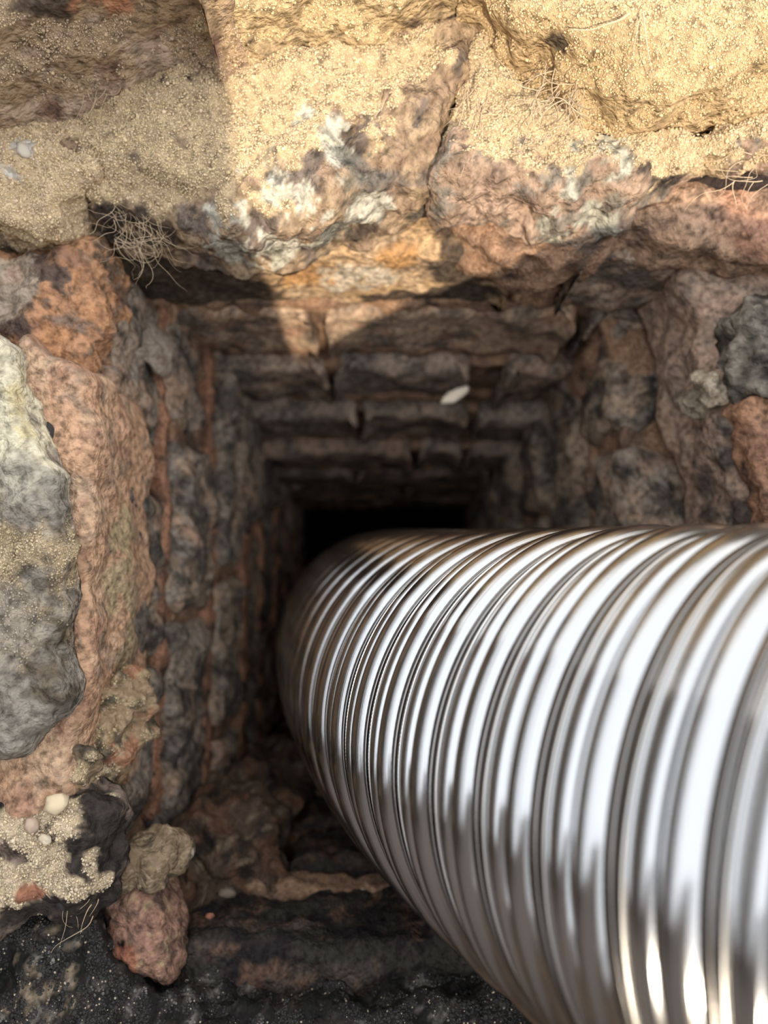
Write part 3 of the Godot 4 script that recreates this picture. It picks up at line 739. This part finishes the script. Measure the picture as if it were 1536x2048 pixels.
func corrugation(w: float) -> float:
	w = w - floor(w)
	var i := 0
	while i < shape.size() - 2 and shape[i + 1].x < w:
		i += 1
	var a := shape[maxi(i - 1, 0)]
	var d := shape[mini(i + 2, shape.size() - 1)]
	var b := shape[i]
	var c := shape[i + 1]
	var s := c.x - b.x
	var m0 := (c.y - a.y) / maxf(c.x - a.x, 0.001) * s
	var m1 := (d.y - b.y) / maxf(d.x - b.x, 0.001) * s
	var x := (w - b.x) / s
	var x2 := x * x
	var x3 := x2 * x
	return b.y * (2 * x3 - 3 * x2 + 1) + m0 * (x3 - 2 * x2 + x) + c.y * (3 * x2 - 2 * x3) + m1 * (x3 - x2)


func liner() -> void:
	liner_path()
	var t := thing("flexible_liner", "corrugated stainless steel flexible flue liner bending down into the chimney", "flue liner")
	var marks := [0.0, 0.03, 0.045, 0.09, 0.15, 0.165, 0.175, 0.185, 0.197, 0.212, 0.226, 0.24, 0.265, 0.29, 0.315, 0.34, 0.362, 0.382, 0.395, 0.41, 0.45, 0.46, 0.472, 0.484, 0.496, 0.51, 0.527, 0.545, 0.57, 0.6, 0.63, 0.66, 0.69, 0.72, 0.745, 0.765, 0.78, 0.795, 0.82, 0.91]
	part(t, "tube", strip(0.2, 1.40, marks, 144, 0.0882), M.steel)
	part(t, "tube", strip(-0.44, 0.2, [0.0, 0.15, 0.29, 0.43, 0.645, 0.85], 48, 0.0882), M.steel)
	var lip := [Vector2(-0.022, 0.2), Vector2(-0.02, 0.9), Vector2(-0.01, 1.12), Vector2(0.002, 1.05), Vector2(0.013, 0.75), Vector2(0.018, 0.1)]   # share of the pitch, mm
	part(t, "seam", ribbon(0.67, 1.39, lip, 0.10, 0.05, false), M.steel_edge, "toothed lock seam winding along the liner")
	var band := [Vector2(0.80, 0.1), Vector2(0.806, 0.4), Vector2(0.84, 0.48), Vector2(0.865, 0.55), Vector2(0.89, 0.62), Vector2(0.915, 0.69), Vector2(0.94, 0.76), Vector2(0.964, 0.82), Vector2(0.972, 0.3)]
	part(t, "knurled_band", ribbon(0.67, 1.39, band, 0.0, 0.02, true), M.steel_knurl, "knurled band beside the seam, its dark reflection partly put into the colour")


func strip(from: float, to: float, marks: Array, around: int, radius: float) -> ArrayMesh:
	var turns := int(round((to - from) / PITCH))
	var base := floorf((from - L0) / PITCH)
	var rows := turns * marks.size() + 1
	var P := PackedVector3Array()
	var N := PackedVector3Array()
	var UV := PackedVector2Array()
	var T := PackedFloat32Array()
	var n := around + 1
	P.resize(rows * n)
	N.resize(rows * n)
	UV.resize(rows * n)
	T.resize(rows * n * 4)
	for j in rows:
		var w: float = marks[j % marks.size()]
		var turn := base + j / marks.size()
		var h := corrugation(w) * 1.2
		var dh := (corrugation(w + 0.01) - corrugation(w - 0.01)) * 1.2 / (0.02 * PITCH * 1000.0)
		for i in n:
			var a := -PI + TAU * i / around
			var l := L0 + (turn + w + a / TAU) * PITCH
			var at := on_path(l)
			var d: Vector3 = at[1]
			var u := d.cross(Vector3(0, 0, 1)).normalized()
			var v := d.cross(u)
			var out := u * cos(a + FACING) + v * sin(a + FACING)
			P[j * n + i] = at[0] + out * (radius + h * 0.001)
			N[j * n + i] = (out - d * dh).normalized()
			UV[j * n + i] = Vector2(i / float(around), w if w > 0.0 or j == 0 else 0.0)
			var tang := (v * cos(a + FACING) - u * sin(a + FACING))
			var o := (j * n + i) * 4
			T[o] = tang.x
			T[o + 1] = tang.y
			T[o + 2] = tang.z
			T[o + 3] = 1.0
	var I := PackedInt32Array()
	for j in rows - 1:
		for i in n - 1:
			var v := j * n + i
			I.append_array([v, v + n, v + 1, v + 1, v + n, v + n + 1])
	# the last row of a turn carries v = 1, not 0
	for j in range(marks.size(), rows, marks.size()):
		for i in n:
			UV[j * n + i] = Vector2(i / float(around), 1.0)
	var arrays := []
	arrays.resize(Mesh.ARRAY_MAX)
	arrays[Mesh.ARRAY_VERTEX] = P
	arrays[Mesh.ARRAY_NORMAL] = N
	arrays[Mesh.ARRAY_TEX_UV] = UV
	arrays[Mesh.ARRAY_TANGENT] = T
	arrays[Mesh.ARRAY_INDEX] = wound(P, N, I)
	var mesh := ArrayMesh.new()
	mesh.add_surface_from_arrays(Mesh.PRIMITIVE_TRIANGLES, arrays)
	return mesh


func ribbon(from: float, to: float, prof: Array, tooth_x: float, tooth_h: float, checkered: bool) -> ArrayMesh:
	var per := 780
	var count := int((to - from) / PITCH * per)
	var P := PackedVector3Array()
	var N := PackedVector3Array()
	var m := prof.size()
	P.resize(count * m)
	N.resize(count * m)
	var start := (from - L0) / PITCH
	for k in count:
		var s := start + k / float(per)
		var a := (s - floorf(s)) * TAU - PI
		var l := L0 + (floorf(s) + a / TAU) * PITCH
		var at := on_path(l)
		var d: Vector3 = at[1]
		var u := d.cross(Vector3(0, 0, 1)).normalized()
		var v := d.cross(u)
		var out := u * cos(a + FACING) + v * sin(a + FACING)
		var tooth := 1.0 if k % 2 == 0 else -1.0
		for q in m:
			var pr: Vector2 = prof[q]
			var x := pr.x * PITCH + (0.001 * tooth_x * tooth if q < 3 else 0.0)
			var sign_ := tooth * (-1.0 if checkered and (k / 2 + q) % 2 == 0 else 1.0)
			var h := (pr.y + (tooth_h * sign_ if q > 0 and q < m - 1 and (checkered or q < 4) else 0.0)) * 0.001
			P[k * m + q] = at[0] + out * (0.0882 + h) + d * x
	for k in count:
		for q in m:
			var e1 := P[mini(k + 1, count - 1) * m + q] - P[maxi(k - 1, 0) * m + q]
			var e2 := P[k * m + mini(q + 1, m - 1)] - P[k * m + maxi(q - 1, 0)]
			N[k * m + q] = e1.cross(e2).normalized()
	var I := PackedInt32Array()
	for k in count - 1:
		for q in m - 1:
			var v := k * m + q
			I.append_array([v, v + m, v + 1, v + 1, v + m, v + m + 1])
	if N[2].dot(P[2] - on_path(from)[0]) < 0.0:
		for i in N.size():
			N[i] = -N[i]
	var arrays := []
	arrays.resize(Mesh.ARRAY_MAX)
	arrays[Mesh.ARRAY_VERTEX] = P
	arrays[Mesh.ARRAY_NORMAL] = N
	arrays[Mesh.ARRAY_INDEX] = wound(P, N, I)
	var mesh := ArrayMesh.new()
	mesh.add_surface_from_arrays(Mesh.PRIMITIVE_TRIANGLES, arrays)
	return mesh


# ---------------------------------------------------------------- an added square pot, out of view, put there to shade the left half

func added_shade_pot() -> void:
	var t := thing("added_shade_pot", "added unseen square clay pot that shades the left half", "shade caster", Vector3(-0.199, 0.02, 0.46))
	var st := SurfaceTool.new()
	st.begin(Mesh.PRIMITIVE_TRIANGLES)
	var prof := [[0.19, 0.0], [0.19, 0.05], [0.18, 0.06], [0.18, 0.80], [0.195, 0.82], [0.195, 0.90], [0.165, 0.90], [0.165, 0.0]]
	for k in prof.size() - 1:
		for q in 4:
			var c := [Vector2(1, 1), Vector2(-1, 1), Vector2(-1, -1), Vector2(1, -1), Vector2(1, 1)]
			var a: Vector2 = c[q]
			var b: Vector2 = c[q + 1]
			var v := []
			for e in [[a, prof[k]], [b, prof[k]], [b, prof[k + 1]], [a, prof[k + 1]]]:
				v.append(Vector3(e[0].x * e[1][0], e[1][1], e[0].y * e[1][0]))
			for id in [0, 1, 2, 0, 2, 3]:
				st.add_vertex(v[id])
	st.generate_normals()
	part(t, "body", st.commit(), M.clay)


# ---------------------------------------------------------------- loose pieces

func pebble_mesh(sd: int, flat: float) -> ArrayMesh:
	var st := SurfaceTool.new()
	st.begin(Mesh.PRIMITIVE_TRIANGLES)
	st.set_smooth_group(0)
	var rings := 7
	var around := 10
	var at := func(j: int, i: int) -> Vector3:
		var a := PI * j / rings
		var b := TAU * (i % around) / around
		var d := Vector3(sin(a) * cos(b), cos(a), sin(a) * sin(b))
		return d * (1.0 + 0.28 * plain.get_noise_3dv(d * 1.3 + Vector3.ONE * sd * 3.1) + 0.12 * plain.get_noise_3dv(d * 3.0 + Vector3.ONE * sd)) * Vector3(1, flat, 0.8)
	for j in rings:
		for i in around:
			for q in [[j, i], [j, i + 1], [j + 1, i], [j, i + 1], [j + 1, i + 1], [j + 1, i]]:
				st.add_vertex(at.call(q[0], q[1]))
	st.index()
	st.generate_normals()
	return st.commit()


func loose_pieces() -> void:
	# [label, name, category, position and size (mm), colour]
	var list := [
		["long pale pebble lying on sand at the top of the dark left stone", "pebble", [-131, 49, 80.7, 5], S(214, 190, 150)],
		["flat pinkish pebble below the long pale pebble on the left stone", "pebble", [-141, 48, 89.2, 3.4], S(190, 160, 138)],
		["round cream pebble at the middle of the dark left stone", "pebble", [-135.1, 48, 94.6, 2.6], S(206, 186, 158)],
		["small cream pebble near the right edge of the dark left stone", "pebble", [-119.9, 42, 93.7, 2.8], S(204, 184, 152)],
		["white grit stone lying on the brown mortar bed beside the liner", "pebble", [-11.3, -66, 157.3, 2.6], S(222, 210, 190)],
		["added pale piece standing in for a sun spot on the dark far wall above the liner", "sun_spot_piece", [52.3, -171.6, -148, 9], S(250, 232, 206)],  # added pale piece in place of a small patch of sun
		["orange brick chip in the rubble of the near left corner", "brick_chip", [-87.5, -36, 157.9, 3], S(186, 110, 80)],
		["grey stone chip on the left end of the sandy coping mortar", "stone_chip", [-158.3, 51, -196.5, 4], S(188, 176, 160)],
		["black cinder lying in the sand near the crack of the coping", "cinder", [-88.1, 50, -229.8, 4], S(52, 50, 50)],
		["black cinder lodged on the edge of the lichened grey stone", "cinder", [-147.4, 40, -70.8, 6.5], S(48, 44, 43)],
		["black cinder at the foot of the sand on the dark left stone", "cinder", [-130.8, 40, 121.3, 3.6], S(50, 48, 48)],
		["brown clod on the rubble slope at the lower left of the liner", "clod", [-79.7, -42, 148.2, 4.5], S(112, 96, 80)],
		["whitish crumb beside the lump of pebbly mortar", "crumb", [-90.4, -4, 117.2, 3], S(172, 156, 132)],
	]
	var i := 0
	for e in list:
		var a: Array = e[2]
		var mat := StandardMaterial3D.new()
		mat.resource_name = e[1]
		mat.albedo_color = e[3].linear_to_srgb()
		mat.roughness = 0.9
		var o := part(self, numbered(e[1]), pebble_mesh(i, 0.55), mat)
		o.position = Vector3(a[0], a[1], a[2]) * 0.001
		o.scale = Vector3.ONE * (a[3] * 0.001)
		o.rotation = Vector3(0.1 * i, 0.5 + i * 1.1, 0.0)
		if e[1] == "sun_spot_piece":
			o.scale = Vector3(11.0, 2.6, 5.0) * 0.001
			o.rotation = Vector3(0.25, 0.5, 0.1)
		tag(o, e[0], e[1].replace("_", " "))
		i += 1


# ---------------------------------------------------------------- roots

func strand(from: Vector3, along: Vector3, length: float, wild: float, thick: float) -> ArrayMesh:
	var P := PackedVector3Array()
	var N := PackedVector3Array()
	var I := PackedInt32Array()
	var steps := maxi(6, int(length / 0.0015))
	var p := from
	var d := along.normalized()
	var sd := rng.randf() * 50.0
	for k in steps + 1:
		var t := k / float(steps)
		d = (d + wild * 0.25 * Vector3(plain.get_noise_2d(sd, k * 0.11), plain.get_noise_2d(sd + 20.0, k * 0.11), plain.get_noise_2d(sd + 40.0, k * 0.11))).normalized()
		var u := d.cross(Vector3(0.3, 0.9, 0.2)).normalized()
		var v := d.cross(u)
		for q in 5:
			var a := TAU * q / 5.0
			var n := u * cos(a) + v * sin(a)
			P.append(p + n * thick * (1.0 - 0.7 * t))
			N.append(n)
			if k < steps:
				var i0 := k * 5 + q
				var i1 := k * 5 + (q + 1) % 5
				I.append_array([i0, i1, i0 + 5, i1, i1 + 5, i0 + 5])
		p += d * (length / steps)
	var arrays := []
	arrays.resize(Mesh.ARRAY_MAX)
	arrays[Mesh.ARRAY_VERTEX] = P
	arrays[Mesh.ARRAY_NORMAL] = N
	arrays[Mesh.ARRAY_INDEX] = wound(P, N, I)
	var mesh := ArrayMesh.new()
	mesh.add_surface_from_arrays(Mesh.PRIMITIVE_TRIANGLES, arrays)
	return mesh


func roots() -> void:
	# [label, count, spot and spread (mm), direction, length, wildness, thickness mm]
	var list := [
		["pale root tuft spilling from the crack above the right coping stone", 34, [74.5, 66, -216.8, 10], Vector3(-0.5, 0.3, 0.8), 0.030, 1.0, 0.3],
		["dusty root tuft hanging off the left end of the coping", 75, [-114.2, 34, -173.1, 12], Vector3(0.6, -0.15, 0.7), 0.030, 1.6, 0.14],
		["thin root strands lying in the joint between the two coping stones", 14, [41.2, 53, -221.1, 6], Vector3(-0.2, -0.1, 1.0), 0.030, 0.7, 0.28],
		["single bent root on the brown stone at the top", 3, [97.5, 96, -225.4, 3], Vector3(-0.35, 0.0, 0.9), 0.026, 0.7, 0.4],
		["root wisps at the right end of the lichened coping", 16, [164.2, 44, -193.8, 10], Vector3(-0.8, -0.1, 0.4), 0.022, 1.2, 0.25],
		["root hairs lying across the sand under the red brick", 12, [-126.4, 56, -223.7, 14], Vector3(-0.2, 0.0, 0.9), 0.026, 1.1, 0.2],
		["fine rootlets hanging below the sand of the dark left stone", 8, [-120.3, 42, 119.9, 8], Vector3(-0.3, -0.2, 0.9), 0.018, 1.1, 0.22],
	]
	for e in list:
		var a: Array = e[2]
		var at := Vector3(a[0], a[1], a[2]) * 0.001
		var t := thing("root_tuft", e[0], "roots", at)
		for k in e[1]:
			var from: Vector3 = Vector3(rng.randf_range(-1, 1), rng.randf_range(-0.25, 0.15), rng.randf_range(-1, 1)) * a[3] * 0.001
			var d: Vector3 = e[3] + Vector3(rng.randf_range(-1, 1), rng.randf_range(-0.4, 0.3), rng.randf_range(-1, 1)) * 0.6
			part(t, "root", strand(from, d, e[4] * rng.randf_range(0.5, 1.3), e[5], e[6] * 0.001 * rng.randf_range(0.6, 1.2)), M.root)


# ---------------------------------------------------------------- sand and crumbs

func crumb_mesh() -> ArrayMesh:
	var s := SphereMesh.new()
	s.radius = 1.0
	s.height = 1.7
	s.radial_segments = 6
	s.rings = 3
	var a := s.get_mesh_arrays()
	var v: PackedVector3Array = a[Mesh.ARRAY_VERTEX]
	for i in v.size():
		v[i] *= 1.0 + 0.25 * plain.get_noise_3dv(v[i] * 1.7)
	a[Mesh.ARRAY_VERTEX] = v
	var m := ArrayMesh.new()
	m.add_surface_from_arrays(Mesh.PRIMITIVE_TRIANGLES, a)
	return m


func scatter() -> void:
	var labels := {"coping": ["loose yellow sand grains lying over the coping stones", "sand"], "upper": ["sand grains on the upper bricks behind the crack", "sand"], "left": ["sand and grit on the stones of the left rim", "sand"], "soot": ["black soot crumbs with pale grit on the near rim", "soot"]}
	var mesh := crumb_mesh()
	for key in labels:
		if not grains.has(key):
			continue
		var s: Dictionary = grains[key]
		var count: int = s.p.size()
		var buf := PackedFloat32Array()
		buf.resize(count * 16)
		for i in count:
			var big := rng.randf()
			var r := (0.00028 + 0.00032 * big * big)
			if rng.randf() < 0.02:
				r *= 1.8
			var b := Basis.from_euler(Vector3(rng.randf() * TAU, rng.randf() * TAU, 0)).scaled(Vector3(r, r * 0.8, r))
			var p: Vector3 = s.p[i] + s.n[i] * r * 0.3
			var c: Color = s.c[i]
			var k := rng.randf_range(0.62, 1.18)
			if key == "soot":
				r *= 1.25
				if rng.randf() < 0.05:
					c = S(196, 176, 146)
					r *= 0.8
				b = b.orthonormalized().scaled(Vector3(r, r * 0.8, r))
			var o := i * 16
			buf[o] = b.x.x
			buf[o + 1] = b.y.x
			buf[o + 2] = b.z.x
			buf[o + 3] = p.x
			buf[o + 4] = b.x.y
			buf[o + 5] = b.y.y
			buf[o + 6] = b.z.y
			buf[o + 7] = p.y
			buf[o + 8] = b.x.z
			buf[o + 9] = b.y.z
			buf[o + 10] = b.z.z
			buf[o + 11] = p.z
			buf[o + 12] = minf(c.r * k, 0.9)
			buf[o + 13] = minf(c.g * k, 0.85)
			buf[o + 14] = minf(c.b * k * rng.randf_range(0.9, 1.1), 0.8)
			buf[o + 15] = 1.0
		var mm := MultiMesh.new()
		mm.transform_format = MultiMesh.TRANSFORM_3D
		mm.use_colors = true
		mm.mesh = mesh
		mm.instance_count = count
		mm.buffer = buf
		var o := MultiMeshInstance3D.new()
		o.name = numbered(labels[key][1])
		o.multimesh = mm
		o.material_override = M.grain
		add_child(o)
		tag(o, labels[key][0], labels[key][1], "", "stuff")
